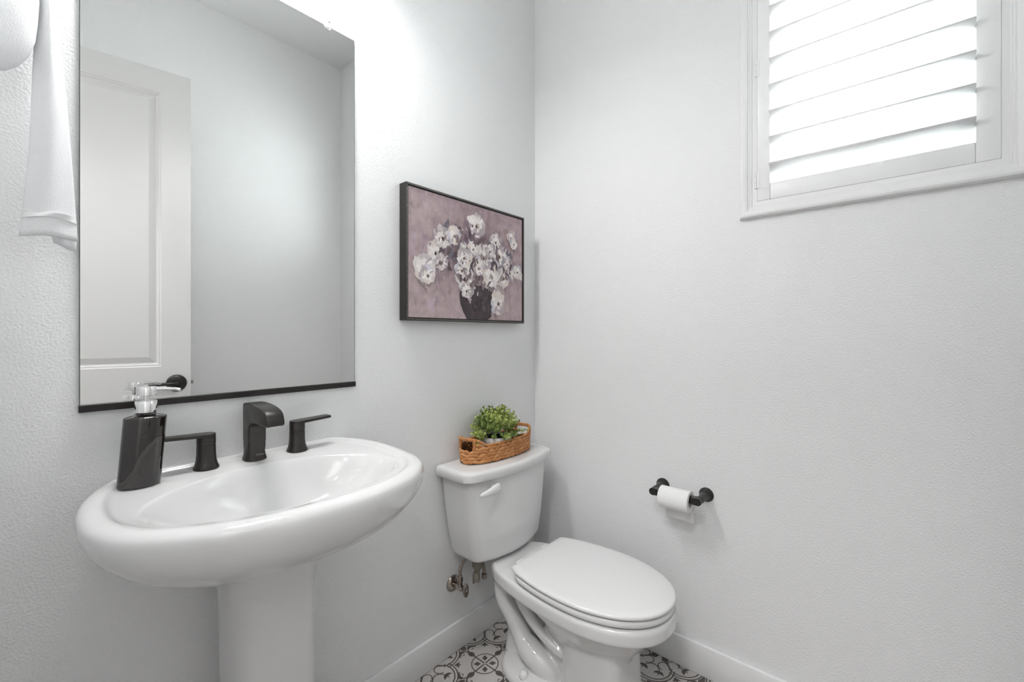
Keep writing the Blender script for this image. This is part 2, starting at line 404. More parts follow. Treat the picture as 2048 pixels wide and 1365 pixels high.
# ------------------------------------------------------------------ faucet
FY, FZ, FX = -.046, .9026, -1.2225
fa = empty('faucet', (FX, FY, FZ)); tag(fa, 'dark bronze widespread faucet with arched spout and two lever handles on the sink', 'faucet')
bm = bmesh.new()
add_loft(bm, srings([(0, 0, 0, .0262, .0275, 2.5), (0, 0, .003, .0262, .0275, 2.5), (0, 0, .010, .0238, .0252, 2.5), (0, 0, .020, .0220, .0236, 2.8), (0, 0, .034, .0210, .0227, 6), (0, 0, .060, .0206, .0223, 8), (0, 0, .108, .0204, .0221, 8), (0, 0, .120, .0200, .0218, 8)], 40))
sp = [(.0222, .045), (.0222, .139)] + [(p.x, p.y) for p in catmull([(.018, .142, 0), (-.010, .1445, 0), (-.045, .1445, 0), (-.080, .1425, 0), (-.110, .1375, 0), (-.129, .128, 0), (-.138, .111, 0)], 4)] + [(-.1375, .1015), (-.134, .099), (-.060, .0985), (-.040, .0965), (-.030, .092), (-.0245, .085), (-.0222, .070), (-.0222, .045)]
poly = [(a, b_) for a, b_ in sp]
b2 = bmesh.new(); add_extrude(b2, poly, 'x', -.0205, .0205)
bmesh.ops.recalc_face_normals(b2, faces=b2.faces[:])
es = [e for e in b2.edges if abs(abs(e.verts[0].co.x)-.0205) < 1e-6 and abs(e.verts[0].co.x-e.verts[1].co.x) < 1e-6]
bmesh.ops.bevel(b2, geom=es, offset=.0045, segments=3, affect='EDGES', profile=.5)
tmp = bpy.data.meshes.new('t'); b2.to_mesh(tmp); b2.free(); bm.from_mesh(tmp)
spout = obj('spout', bm, M['bronze'], fa, auto=35)
bm = bmesh.new(); add_box(bm, -.0135, .0135, -.128, -.072, .0960, .0990, bev=.002)
obj('aerator', bm, M['chrome'], spout, auto=40)
cu = bpy.data.curves.new('txt', 'FONT'); cu.body = 'MOEN'; cu.size = .0062; cu.align_x = 'CENTER'; cu.extrude = .0001
t_ = bpy.data.objects.new('txt', cu); col.objects.link(t_); dg = bpy.context.evaluated_depsgraph_get(); me = bpy.data.meshes.new_from_object(t_.evaluated_get(dg)); bpy.data.objects.remove(t_)
lt = link('lettering', me, mat('pale lettering', (.32, .31, .30), .4), spout); lt.location = (.004, -.0268, .0120); lt.rotation_euler = (PI/2-.20, 0, .0)
for sx, hx in ((-1, -.1045), (1, .1065)):
    bm = bmesh.new()
    add_loft(bm, srings([(hx, 0, 0, .0262, .0258, 2.2), (hx, 0, .003, .0262, .0258, 2.2), (hx, 0, .009, .0232, .0228, 2.2), (hx, 0, .018, .0208, .0205, 2.2), (hx, 0, .032, .0195, .0193, 2.2), (hx, 0, .054, .0190, .0190, 2.2), (hx, 0, .055, .0182, .0182, 2.2), (hx, 0, .0565, .0182, .0182, 2.2)], 36))
    hd = obj('handle', bm, M['bronze'], fa, auto=35)
    bm = bmesh.new()
    add_loft(bm, srings([(hx, 0, .0566, .0188, .0188, 2.2), (hx, 0, .0570, .0192, .0192, 2.2), (hx, 0, .074, .0190, .0190, 2.2)], 36))
    out = []
    for k in range(17):
        a = PI/2+PI*k/16
        out.append((hx-sx*.0192*-math.cos(a)*1.0 if sx > 0 else hx+.0192*-math.cos(a), .0192*math.sin(a)))
    # stadium-like lever plate, tapering towards its tip
    pl = []
    for k in range(13):
        a = -PI/2+PI*k/12; pl.append((hx-sx*.0192*math.cos(a), .0192*math.sin(a)))
    for u, v in ((.045, .0165), (.086, .0145), (.0905, .0115), (.0905, -.0115), (.086, -.0145), (.045, -.0165)): pl.append((hx+sx*u, v))
    b2 = bmesh.new(); rgs = []
    for zz, gr in ((.0740, .96), (.0746, 1.0), (.0800, 1.0), (.0810, .97)):
        rgs.append([Vector((hx+(a-hx)*gr, b_*gr, zz+.004*max(0, sx*(a-hx))/.09)) for a, b_ in pl])
    add_loft(b2, rgs); tmp = bpy.data.meshes.new('t'); b2.to_mesh(tmp); b2.free(); bm.from_mesh(tmp)
    obj('lever', bm, M['bronze'], hd, auto=30)

# ------------------------------------------------------------------ soap dispenser
so = empty('soap_dispenser', (-1.4550, -.078, .9014)); tag(so, 'slanted dark brown soap bottle with chrome pump on the sink', 'soap dispenser')
bm = bmesh.new(); lean = .075
lv = [(0, .0340, .0245), (.0015, .0357, .0262), (.005, .0365, .027), (.1405, .0365, .027), (.143, .0359, .0266), (.1442, .0345, .0255), (.1460, .026, .0195), (.1480, .0185, .0150), (.153, .0165, .0135)]
add_loft(bm, srings([(lean*z, 0, z, a, b_, 2.05) for z, a, b_ in lv], 64))
obj('bottle', bm, M['darkglass'], so, auto=50)
px_ = lean*.155
bm = bmesh.new(); add_lathe(bm, [(.0175, .1530), (.0188, .1535), (.0188, .1760), (.0180, .1770), (.0, .1770)], (px_, 0, 0), n=36)
pu = obj('pump_collar', bm, M['chrome'], so, auto=40)
bm = bmesh.new(); add_lathe(bm, [(.0045, .177), (.0045, .188)], (px_+.001, 0, 0), n=16); obj('pump_stem', bm, M['chrome'], so, auto=40)
bm = bmesh.new(); add_lathe(bm, [(.0165, .188), (.0170, .1885), (.0170, .2055), (.0164, .2065), (.0, .2065)], (px_+.001, 0, 0), n=36)
hd = obj('pump_head', bm, M['chrome'], so, auto=40)
bm = bmesh.new(); add_tube(bm, [(px_+.010, -.002, .2010), (px_+.028, -.010, .2008), (px_+.045, -.019, .1995), (px_+.055, -.024, .1975)], lambda t: .0042-.0010*t, 12, 5)
obj('nozzle', bm, M['chrome'], hd, smooth=True)

# ------------------------------------------------------------------ toilet
TXC = -.350
to = empty('toilet', (TXC, 0, 0)); tag(to, 'white two piece toilet with closed lid beside the window wall', 'toilet')
def egg(y_back, wb, ym, wm, y_front, n_f=2.15, N=72, ins=0.0, rb=.02):
    """half outline mirrored: straight back edge, widest at ym, rounded nose"""
    half = []
    L = (y_back-ym)/math.sqrt(max(1e-6, 1-(wb/wm)**2))
    half += [(wb-rb, y_back), (wb-rb*.55, y_back-rb*.08), (wb-rb*.15, y_back-rb*.4)]
    for k in range(1, 15):
        y = y_back-rb+(ym-y_back+rb)*k/14
        half.append((wm*math.sqrt(max(0, 1-((y-ym)/L)**2)), y))
    for k in range(1, 19):
        a = PI/2*k/18; c, s = math.cos(a)**(2/n_f), math.sin(a)**(2/n_f)
        half.append((wm*c, ym+(y_front-ym)*s))
    pts = half + [(-x, y) for x, y in half[::-1][1:]]
    if ins:
        cy = (y_back+y_front)/2; fx = 1-ins/wm; fy = 1-ins/((y_back-y_front)/2)
        pts = [(x*fx, cy+(y-cy)*fy) for x, y in pts]
    return pts
def egg_solid(bm, args, levels):
    add_loft(bm, [[Vector((x, y, z)) for x, y in egg(*args[:6], ins=i, rb=args[8] if len(args) > 8 else .02)] for z, i in levels])
# bowl body: rim, bowl, column, trapway and foot fused into one porcelain surface
bm = bmesh.new()
rim = (-.150, .118, -.520, .190, -.788, 2.2)
egg_solid(bm, rim, [(.326, .010), (.329, .004), (.336, .0005), (.366, 0), (.374, .003), (.378, .009)])
bl = []
for z, a, yb, yf, n in ((.350, .172, -.235, -.768, 2.3), (.320, .164, -.245, -.755, 2.3), (.290, .148, -.265, -.732, 2.25), (.255, .126, -.315, -.702, 2.3), (.220, .098, -.335, -.672, 2.4), (.18, .072, -.34, -.650, 2.5), (.12, .052, -.32, -.640, 2.6), (.06, .050, -.28, -.640, 2.6), (.0, .060, -.25, -.640, 2.6)):
    bl.append((0, (yb+yf)/2, z, a, (yb-yf)/2, n))
add_loft(bm, srings(bl, 64))
# front column
add_loft(bm, srings([(0, -.552, z, a, b_, 4.5) for z, a, b_ in ((.31, .090, .085), (.26, .102, .098), (.19, .106, .104), (.10, .108, .108), (.03, .112, .114), (.0, .114, .116))], 64))
# back riser under the tank deck
add_loft(bm, srings([(0, -.215, z, a, b_, 3) for z, a, b_ in ((.35, .104, .060), (.315, .088, .052), (.27, .050, .045), (.22, .036, .050), (.10, .036, .06), (0, .050, .07))], 40))
for sx in (-1, 1):
    add_tube(bm, [(sx*.062, -.190, .335), (sx*.072, -.178, .285), (sx*.074, -.190, .235), (sx*.066, -.222, .185), (sx*.060, -.248, .140), (sx*.060, -.270, .110)], lambda t: .035-.004*math.sin(PI*t), 22, 7)
    add_tube(bm, [(sx*.058, -.255, .120), (sx*.060, -.285, .100), (sx*.058, -.330, .078), (sx*.052, -.385, .052), (sx*.046, -.410, .035)], lambda t: .020+.024*math.sin(PI*min(1, .10+.90*t)), 22, 7)
    add_tube(bm, [(sx*.100, -.262, .335), (sx*.094, -.290, .27), (sx*.078, -.345, .20), (sx*.066, -.415, .155), (sx*.06, -.47, .14)], lambda t: .020-.004*t, 14, 7)
# foot
add_loft(bm, srings([(0, -.330, z, a, b_, 2.6) for z, a, b_ in ((0, .140, .165), (.020, .138, .163), (.030, .130, .155), (.037, .112, .135), (.042, .080, .10))], 56))
body = obj('bowl', bm, M['porc'], to)
md = body.modifiers.new('r', 'REMESH'); md.mode = 'VOXEL'; md.voxel_size = .0036
ms = body.modifiers.new('s', 'SMOOTH'); ms.factor = .5; ms.iterations = 7
bake(body)
for p in body.data.polygons: p.use_smooth = True
if len(body.data.materials) == 0: body.data.materials.append(M['porc'])
for sx in (-1, 1):
    bm = bmesh.new(); add_lathe(bm, [(.0165, 0), (.0168, .006), (.0150, .016), (.0100, .0225), (.004, .0245), (0, .025)], (sx*.112, -.312, .030), n=24)
    obj('bolt_cap', bm, M['seat'], to, smooth=True)
# seat ring and lid
sargs = (-.300, .158, -.520, .190, -.785, 2.12)
def ring_seat():
    bm = bmesh.new(); outer = [(.3830, .008), (.3840, .003), (.388, 0), (.398, 0), (.4020, .003), (.4035, .008)]
    rg = [[Vector((x, y, z)) for x, y in egg(*sargs, ins=i)] for z, i in outer]
    rg += [[Vector((x, y, z)) for x, y in egg(*sargs, ins=i)] for z, i in ((.4035, .062), (.401, .066), (.388, .066), (.3830, .062))]
    vr = add_loft(bm, rg, False, False); n = len(rg[0])
    for i in range(n):
        j = (i+1) % n; bm.faces.new((vr[-1][i], vr[-1][j], vr[0][j], vr[0][i]))
    return bm
obj('seat', ring_seat(), M['seat'], to, auto=50)
bm = bmesh.new(); largs = (-.284, .151, -.520, .193, -.788, 2.12, 72, 0.0, .010)
egg_solid(bm, largs, [(.4072, .008), (.4080, .003), (.4112, .0), (.4165, .0005), (.4200, .004), (.4222, .010), (.4232, .03), (.4240, .08)])
obj('lid', bm, M['seat'], to, auto=50)
for sx in (-1, 1):
    bm = bmesh.new(); add_box(bm, sx*.072-.022, sx*.072+.022, -.294, -.258, .3785, .4072, bev=.006, seg=3); obj('hinge', bm, M['seat'], to, auto=45)
# tank
def tank_ring(a, yb, yf, z, N=64, bow=.028, r=.045):
    """back flat against the wall, bowed front with rounded corners"""
    pts = []
    cor = 10
    def arc_(cx_, cy_, rx, ry, a0, a1):
        for k in range(cor+1):
            t = a0+(a1-a0)*k/cor; pts.append((cx_+rx*math.cos(t), cy_+ry*math.sin(t)))
    rb = .012
    yside = yf+bow
    arc_(a-rb, yb-rb, rb, rb, 0, PI/2); arc_(-a+rb, yb-rb, rb, rb, PI/2, PI)
    arc_(-a+r, yside+r*.85, r, r*.85, PI, 1.5*PI-.25)
    x0 = pts[-1][0]; y0 = pts[-1][1]
    for k in range(1, 16):
        x = x0+(-2*x0)*k/16; pts.append((x, y0+(yf-y0)*(1-(x/x0)**2)))
    arc_(a-r, yside+r*.85, r, r*.85, 1.5*PI+.25, 2*PI)
    return [Vector((x, y, z)) for x, y in pts]
bm = bmesh.new()
tl = [(.160, -.030, -.165, .3885), (.176, -.024, -.184, .390), (.184, -.020, -.192, .397), (.188, -.018, -.194, .410), (.206, -.014, -.196, .50), (.220, -.012, -.196, .60), (.229, -.012, -.195, .685), (.230, -.012, -.195, .6968)]
add_loft(bm, [tank_ring(*t) for t in tl]); obj('tank', bm, M['porc'], to, auto=55)
bm = bmesh.new()
ll = [(.240, -.010, -.202, .6970), (.249, -.008, -.210, .6980), (.2540, -.005, -.2155, .702), (.2550, -.005, -.2165, .724), (.2525, -.006, -.2140, .7325), (.2465, -.010, -.2080, .7365), (.238, -.018, -.198, .7382)]
add_loft(bm, [tank_ring(*t, r=.06) for t in ll]); obj('tank_lid', bm, M['porc'], to, auto=55)
# flush lever
bm = bmesh.new(); add_lathe(bm, [(.0110, 0), (.0110, .004), (.0095, .010), (.0085, .016)], (-.140, -.1905, .668), axis='-y', n=24)
fb = obj('flush_lever', bm, M['seat'], to, smooth=True)
bm = bmesh.new(); rg = []
for x, y, z, rx, rz in ((-.118, -.206, .669, .001, .007), (-.122, -.208, .669, .008, .015), (-.136, -.211, .669, .0100, .0185), (-.155, -.214, .669, .0095, .0175), (-.175, -.216, .668, .0085, .0140), (-.198, -.217, .667, .0070, .0110), (-.220, -.216, .6665, .0055, .0080), (-.229, -.215, .6665, .001, .002)):
    rg.append([Vector((x, y+rx*math.cos(2*PI*k/16), z+rz*math.sin(2*PI*k/16))) for k in range(16)])
add_loft(bm, rg); obj('lever_arm', bm, M['seat'], fb, smooth=True)

# ------------------------------------------------------------------ water supply valve
va = empty('shutoff_valve', (-.514, 0, .262)); tag(va, 'small aged chrome water valve with braided hose below the toilet tank', 'valve')
bm = bmesh.new(); add_lathe(bm, [(.031, .0006), (.031, .003), (.026, .009), (.014, .012), (.011, .012)], axis='-y', n=28); obj('escutcheon', bm, M['nickel'], va, auto=40)
bm = bmesh.new(); add_lathe(bm, [(.0085, .010), (.0085, .030), (.0120, .031), (.0120, .052), (.0090, .054), (.0090, .062), (.0045, .063), (.0045, .072)], axis='-y', n=18)
add_lathe(bm, [(.0095, 0), (.0095, .018), (.0120, .019), (.0120, .031), (.0085, .032), (.0085, .040)], (0, -.042, .006), n=16); obj('valve_body', bm, M['nickel'], va, auto=40)
bm = bmesh.new(); add_loft(bm, [[Vector((.013*s*math.cos(2*PI*k/28), y, .026*s*math.sin(2*PI*k/28))) for k in range(28)] for y, s in ((-.069, .8), (-.070, .95), (-.073, 1.0), (-.077, 1.0), (-.079, .9))])
h_ = obj('valve_handle', bm, M['nickel'], va, auto=40); 
bm = bmesh.new(); add_lathe(bm, [(.004, .079), (.003, .081)], axis='-y', n=12); obj('screw', bm, M['chrome'], h_)
hp = [(0, -.042, .046), (.001, -.043, .070), (.012, -.050, .097), (.034, -.064, .113), (.056, -.080, .108), (.068, -.092, .088), (.070, -.100, .062), (.066, -.104, .045)]
bm = bmesh.new(); add_tube(bm, hp, .0062, 14, 8); obj('hose', bm, M['braid'], va, smooth=True)
bm = bmesh.new(); add_lathe(bm, [(.010, 0), (.0105, .004), (.010, .018), (.007, .020)], (.066, -.1045, .030), n=8); obj('hose_nut', bm, M['nickel'], va, auto=30)
bm = bmesh.new(); add_lathe(bm, [(.0085, .040), (.0085, .066), (.0105, .068), (.0105, .076), (.019, .080), (.021, .0875), (.021, .126)], (.040, -.096, 0), n=18)
add_lathe(bm, [(.013, .028), (.0135, .046), (.010, .062)], (.036, -.094, 0), n=14)
for a in (.5, 2.6):
    add_box(bm, .036+.010*math.cos(a)-.004, .036+.010*math.cos(a)+.004, -.094+.01*math.sin(a)-.004, -.094+.01*math.sin(a)+.004, .020, .056, bev=.002)
obj('coupling_nut', bm, M['greyplastic'], va, auto=40)

# ------------------------------------------------------------------ woven basket
BX, BY, BZ = -.350, -.080, .7388
ba = empty('woven_basket', (BX, BY, BZ)); tag(ba, 'oval woven rattan tray basket with end handles on the toilet tank', 'basket')
BLh, BWh = .181, .074      # half length, half width of a superellipse
def bpt(t, z, off=0):
    x, y = sell(BLh-.004+off+z*.02, BWh-.003+off+z*.02, 2.35, t); return x, y
# equal arc-length parametrisation
tt = [2*PI*k/720 for k in range(721)]; acc = [0]
for k in range(720):
    a, b_ = bpt(tt[k], 0), bpt(tt[k+1], 0); acc.append(acc[-1]+math.hypot(a[0]-b_[0], a[1]-b_[1]))
LEN = acc[-1]
def tat(s):
    s = s % LEN
    lo, hi = 0, 720
    while hi-lo > 1:
        mid = (lo+hi)//2
        if acc[mid] <= s: lo = mid
        else: hi = mid
    return tt[lo]+(tt[hi]-tt[lo])*(s-acc[lo])/max(1e-9, acc[hi]-acc[lo])
def topz(t):
    c = abs(math.cos(t)); k = max(0, (abs(bpt(t, 0)[0])-.110)/.058)
    k = min(1, k); return .068+.026*(k*k*(3-2*k))
# inner core: bottom and thin wall, opened where the handles are
bm = bmesh.new(); NB = 120
ts = [tat(LEN*k/NB) for k in range(NB)]
def hole(t):
    x, y = bpt(t, 0); return abs(x) > .130 and abs(y) < .036
lay = []
for z in (.004, .020, .048, .064): lay.append([bm.verts.new((*bpt(t, z, -.002), z)) for t in ts])
for a, b_ in zip(lay[:-1], lay[1:]):
    for k in range(NB):
        j = (k+1) % NB
        if b_ is lay[-1] and hole(ts[k]): continue
        bm.faces.new((a[k], a[j], b_[j], b_[k]))
bm.faces.new(lay[0][::-1])
core = obj('basket_base', bm, M['basketcore'], ba, smooth=False)
sm_ = core.modifiers.new('t', 'SOLIDIFY'); sm_.thickness = .003; sm_.offset = 0; bake(core)
# strand: a plump lozenge, low poly
bm = bmesh.new(); ret = bmesh.ops.create_uvsphere(bm, u_segments=8, v_segments=6, radius=1)
for v in bm.verts:
    x, y, z = v.co; v.co = Vector((z, x, y))
for v in bm.verts: 
    v.co = Vector((v.co.x*.0175, v.co.y*.0046*(1-.3*abs(v.co.x)), v.co.z*.0090*(1-.42*abs(v.co.x))))
st1 = to_mesh(bm); st1.materials.append(M['strand']); st2 = st1.copy(); st2.materials.clear(); st2.materials.append(M['strand2'])
for mm_ in (st1, st2):
    for p in mm_.polygons: p.use_smooth = True
def strand(t, z, off, slope=0, sc=(1, 1, 1)):
    x, y = bpt(t, z, off); x2, y2 = bpt(t+.02, z, off); a = math.atan2(y2-y, x2-x)
    o = link('strand', random.choice((st1, st1, st2)), parent=ba)
    o.location = (x, y, z); o.rotation_euler = (random.uniform(-.15, .15), slope, a); o.scale = tuple(k*random.uniform(.9, 1.12) for k in sc)
nrow = 6; per = 34
for r in range(nrow):
    z = .0094+r*.0118
    for k in range(per):
        t = tat(LEN*(k+.5*(r % 2)+random.uniform(-.08, .08))/per)
        if r >= 4 and hole(t): continue
        if z > topz(t)-.004: continue
        strand(t, z, random.uniform(0, .0012), random.uniform(-.28, .28))
# raised handle posts and rim
bm = bmesh.new()
rp_ = [Vector((*bpt(t, topz(t), -.001), topz(t))) for t in ts]
rp_.append(rp_[0]); add_tube(bm, rp_, .0042, 10, 0); 
obj('rim', bm, M['strand'], ba, smooth=True)
bm = bmesh.new()       # twisted wrapping of the rim
for k in range(0, 150):
    t = tat(LEN*k/150); z = topz(t); x, y = bpt(t, z, -.001); x2, y2 = bpt(t+.02, z, 0); a = math.atan2(y2-y, x2-x)
    b2 = bmesh.new(); bmesh.ops.create_uvsphere(b2, u_segments=6, v_segments=5, radius=1)
    hx_ = hole(t)
    R_ = Matrix.Rotation(a, 3, 'Z') @ Matrix.Rotation(.6, 3, 'Y')
    for v in b2.verts: v.co = R_ @ Vector((v.co.x*.0028, v.co.y*.0052, v.co.z*(.0085 if hx_ else .0056))) + Vector((x, y, z-(.003 if hx_ else 0)))
    tmp = bpy.data.meshes.new('t'); b2.to_mesh(tmp); b2.free(); bm.from_mesh(tmp)
o = obj('rim_wrapping', bm, M['strand2'], ba, smooth=True); o['kind'] = 'stuff'
for sx in (-1, 1):
    for sy in (-1, 1):
        bm = bmesh.new(); pass
        best = min(ts, key=lambda t: abs(bpt(t, 0)[0]-sx*.160)+abs(bpt(t, 0)[1]-sy*.038))
        add_tube(bm, [Vector((*bpt(best, z), z)) for z in (.050, .060, .072, topz(best))], .0062, 8, 3)
        obj('handle_post', bm, M['strand'], ba, smooth=True)

# ------------------------------------------------------------------ potted plant
pp = empty('potted_plant', (-.366, -.086, BZ+.0052)); tag(pp, 'small bushy green plant in a marbled white pot inside the basket', 'plant')
bm = bmesh.new(); add_lathe(bm, [(.034, 0), (.044, .002), (.055, .014), (.0620, .032), (.0645, .052), (.0645, .074), (.0635, .0765), (.0610, .076), (.0600, .066)], n=44, cap1=False); obj('pot', bm, M['marble'], pp, smooth=True)
bm = bmesh.new(); add_lathe(bm, [(.0605, .064), (.052, .070), (.02, .074), (0, .076)], n=28, cap0=False); obj('moss', bm, M['soil'], pp, smooth=True)
def sprig(n_leaf, L, big, seed):
    rnd = random.Random(seed); bm = bmesh.new()
    add_tube(bm, [(0, 0, 0), (.002, 0, L*.5), (.0, .001, L)], .0008, 5, 3)
    for k in range(n_leaf):
        u = .25+.75*k/(n_leaf-1); a = k*2.4+rnd.uniform(-.3, .3); s = big*(1.15-.6*u)*rnd.uniform(.85, 1.15); el = rnd.uniform(.15, .6)+.5*u
        R_ = Matrix.Rotation(a, 3, 'Z') @ Matrix.Rotation(-el, 3, 'Y')
        out = [(0, 0, 0), (.35, .32, .06), (.75, .40, .05), (1.08, .22, -.02), (1.2, 0, -.05), (1.08, -.22, -.02), (.75, -.40, .05), (.35, -.32, .06)]
        c = bm.verts.new(Vector((0, 0, L*u)) + R_ @ Vector((.65*s, 0, -.03*s)))
        vs = [bm.verts.new(Vector((0, 0, L*u)) + R_ @ Vector(q)*s) for q in out]
        for i in range(8): bm.faces.new((c, vs[i], vs[(i+1) % 8]))
    me = bpy.data.meshes.new('sprig'); bm.to_mesh(me); bm.free(); return me
svar = []
for i in range(8):
    me = sprig(15, .052, 0.0168 if i % 2 else .0130, i); me.materials.append(M['leaf'] if i % 3 else M['leaf2']); svar.append(me)
cnt = 0
for i in range(95):
    u = (i+.5)/95; ph = i*2.39996; el = math.acos(1-u*.98)           # from straight up to a little below level
    d = Vector((math.sin(el)*math.cos(ph), math.sin(el)*math.sin(ph), math.cos(el)))
    base = Vector((0, 0, .086)) + Vector((d.x*.046, d.y*.036, max(-.012, d.z*.052)))
    if d.z < .15: base = Vector((d.x*.052, d.y*.050, .078))
    q = Vector((d.x*1.05, d.y*.9, d.z*1.0+.25)).normalized()
    # keep the back of the plant clear of the wall
    tip = base+q*.05
    if tip.y > .055: q = (q+Vector((0, -.5, .3))).normalized()
    o = link('sprig', svar[i % 8], parent=pp); o.location = base; o.rotation_mode = 'QUATERNION'
    o.rotation_quaternion = q.to_track_quat('Z', 'Y'); s = random.uniform(.75, 1.2); o.scale = (s, s, s)
for x, y, q in ((-.066, -.01, (-1, -.05, .38)), (-.060, .02, (-1, .2, .75)), (.064, .0, (1, 0, .35)), (.062, -.02, (1, -.2, .6)), (.05, -.055, (.5, -.6, .1)), (-.02, -.064, (-.3, -.6, .05)), (-.068, .0, (-.9, -.2, -.35)), (.010, .0, (.1, 0, 1)), (.04, .01, (.55, .1, 1)), (-.03, .0, (-.4, 0, 1))):
    o = link('sprig', svar[abs(int(x*1000)) % 8], parent=pp); zz = .078+(.048 if q[2] > .9 else .012)
    o.location = (x, y, zz if q[2] > 0 else .082); o.rotation_mode = 'QUATERNION'; o.rotation_quaternion = Vector(q).normalized().to_track_quat('Z', 'Y'); o.scale = (1.05,)*3

# ------------------------------------------------------------------ picture
PXa, PXb, PZa, PZb, PD = -.755, -.129, 1.268, 1.737, .040
pc = empty('framed_picture', ((PXa+PXb)/2, 0, PZa)); tag(pc, 'framed painting of white flowers in a dark vase on mauve ground', 'picture')
pc.matrix_world = Matrix.Translation(((PXa+PXb)/2, 0, PZa)); pinv = pc.matrix_world.inverted()
def PC(o): o.matrix_parent_inverse = pinv; return o
fw = .008
bm = bmesh.new()
for b in ((PXa, PXa+fw, -PD, -.001, PZa, PZb), (PXb-fw, PXb, -PD, -.001, PZa, PZb), (PXa+fw, PXb-fw, -PD, -.001, PZa, PZa+fw), (PXa+fw, PXb-fw, -PD, -.001, PZb-fw, PZb)): add_box(bm, *b, bev=.0008, seg=1)
PC(obj('frame', bm, M['blackframe'], pc))
bm = bmesh.new()
def bead(x, z): add_sphere(bm, (x, -PD-.0002, z), .0016, 1)
n = 100
for k in range(n+1):
    x = PXa+.004+(PXb-PXa-.008)*k/n; bead(x, PZa+.004); bead(x, PZb-.004)
n = 75
for k in range(1, n):
    z = PZa+.004+(PZb-PZa-.008)*k/n; bead(PXa+.004, z); bead(PXb-.004, z)
o = PC(obj('bead_trim', bm, mat('dark bead', (.40, .37, .33), .3, metal=.6), pc, smooth=True)); o['kind'] = 'stuff'
CX0, CX1, CZ0, CZ1, CYY = PXa+fw+.003, PXb-fw-.003, PZa+fw+.003, PZb-fw-.003, -PD+.004
cw, ch = CX1-CX0, CZ1-CZ0
PC(box('backing', (PXa+fw, PXb-fw, CYY+.0015, -.002, PZa+fw, PZb-fw), M['blackframe'], pc))
rnd = random.Random(11)
verts, faces, cols = [], [], []; lay_i = [0]
def lin(r, g_, b_): return tuple(((c/255)/12.92 if c/255 <= .04045 else ((c/255+.055)/1.055)**2.4) for c in (r, g_, b_))
def blob(u, v, ru, rv, c, jag=.16, n=22, rot=0, c2=None):
    """brush-shaped patch; u,v in 0..1 of the canvas, radii in canvas heights; edge jittered"""
    lay_i[0] += 1; y = CYY-.00025-lay_i[0]*.000004; base = len(verts)
    ph = [rnd.uniform(0, 6.28) for _ in range(4)]
    verts.append((CX0+u*cw, y, CZ0+v*ch)); cols.append(c2 or c)
    for k in range(n):
        a = 2*PI*k/n
        r = 1+jag*(.6*math.sin(3*a+ph[0])+.5*math.sin(5*a+ph[1])+.35*math.sin(8*a+ph[2]))+rnd.uniform(-jag, jag)*.5
        x_, z_ = ru*r*math.cos(a), rv*r*math.sin(a)
        xr, zr = x_*math.cos(rot)-z_*math.sin(rot), x_*math.sin(rot)+z_*math.cos(rot)
        verts.append((min(CX1, max(CX0, CX0+u*cw+xr*ch)), y, min(CZ1, max(CZ0, CZ0+v*ch+zr*ch)))); cols.append(c)
    for k in range(n): faces.append((base, base+1+k, base+1+(k+1) % n))
# ground
gn, gm = 40, 30; b0 = 0
for j in range(gm+1):
    for i in range(gn+1):
        u, v = i/gn, j/gm; verts.append((CX0+u*cw, CYY, CZ0+v*ch))
        d = math.exp(-(((u-.52)/.33)**2+((v-.60)/.30)**2)); e = rnd.uniform(-5, 5)
        cols.append(lin(190-56*d+e-14*max(0, v-.85)*4, 170-58*d+e-16*max(0, v-.85)*4, 172-52*d+e-10*max(0, v-.85)*4))
for j in range(gm):
    for i in range(gn):
        a = j*(gn+1)+i; faces.append((a, a+1, a+gn+2, a+gn+1))
for k in range(170):   # loose background strokes
    u, v = rnd.uniform(.02, .98), rnd.uniform(.03, .97); d = math.exp(-(((u-.52)/.33)**2+((v-.60)/.30)**2)); e = rnd.uniform(-12, 12)
    s = (188-54*d+e, 168-56*d+e, 170-50*d+e+rnd.uniform(-5, 8))
    blob(u, v, rnd.uniform(.010, .035), rnd.uniform(.03, .10), lin(*s), .4, 16)
for k in range(110):  # darker foliage shadow among the flowers
    a, r = rnd.uniform(0, 6.28), rnd.random()**.6; u, v = .52+.36*r*math.cos(a), .60+.22*r*math.sin(a)
    s = rnd.choice(((112, 94, 100), (128, 108, 113), (98, 84, 92), (140, 118, 122), (150, 132, 138), (118, 112, 124)))
    blob(u, v, rnd.uniform(.012, .035), rnd.uniform(.02, .05), lin(*s), .35, 14, rnd.uniform(-.6, .6))
# vase
def vase():
    lay_i[0] += 1; y = CYY-.00025-lay_i[0]*.000004; prof_ = [(.30, .13), (.26, .152), (.20, .160), (.13, .154), (.06, .128), (.0, .096)]
    b_ = len(verts)
    for v, hw in prof_:
        for s in (-1, -.5, 0, .5, 1):
            verts.append((CX0+(.545+s*hw)*cw, y, CZ0+v*ch)); cols.append(lin(*((62, 52, 56) if abs(s) > .7 else (76, 64, 68))))
    for i in range(len(prof_)-1):
        for j in range(4): a = b_+i*5+j; faces.append((a, a+1, a+6, a+5))
vase()
for k in range(40):
    v = rnd.uniform(.03, .26); u = .545+rnd.uniform(-.11, .11); s = rnd.choice(((70, 58, 62), (88, 74, 78), (58, 48, 54), (104, 88, 92) if v < .1 else (66, 56, 60)))
    blob(u, v, rnd.uniform(.008, .03), rnd.uniform(.02, .05), lin(*s), .3, 12)
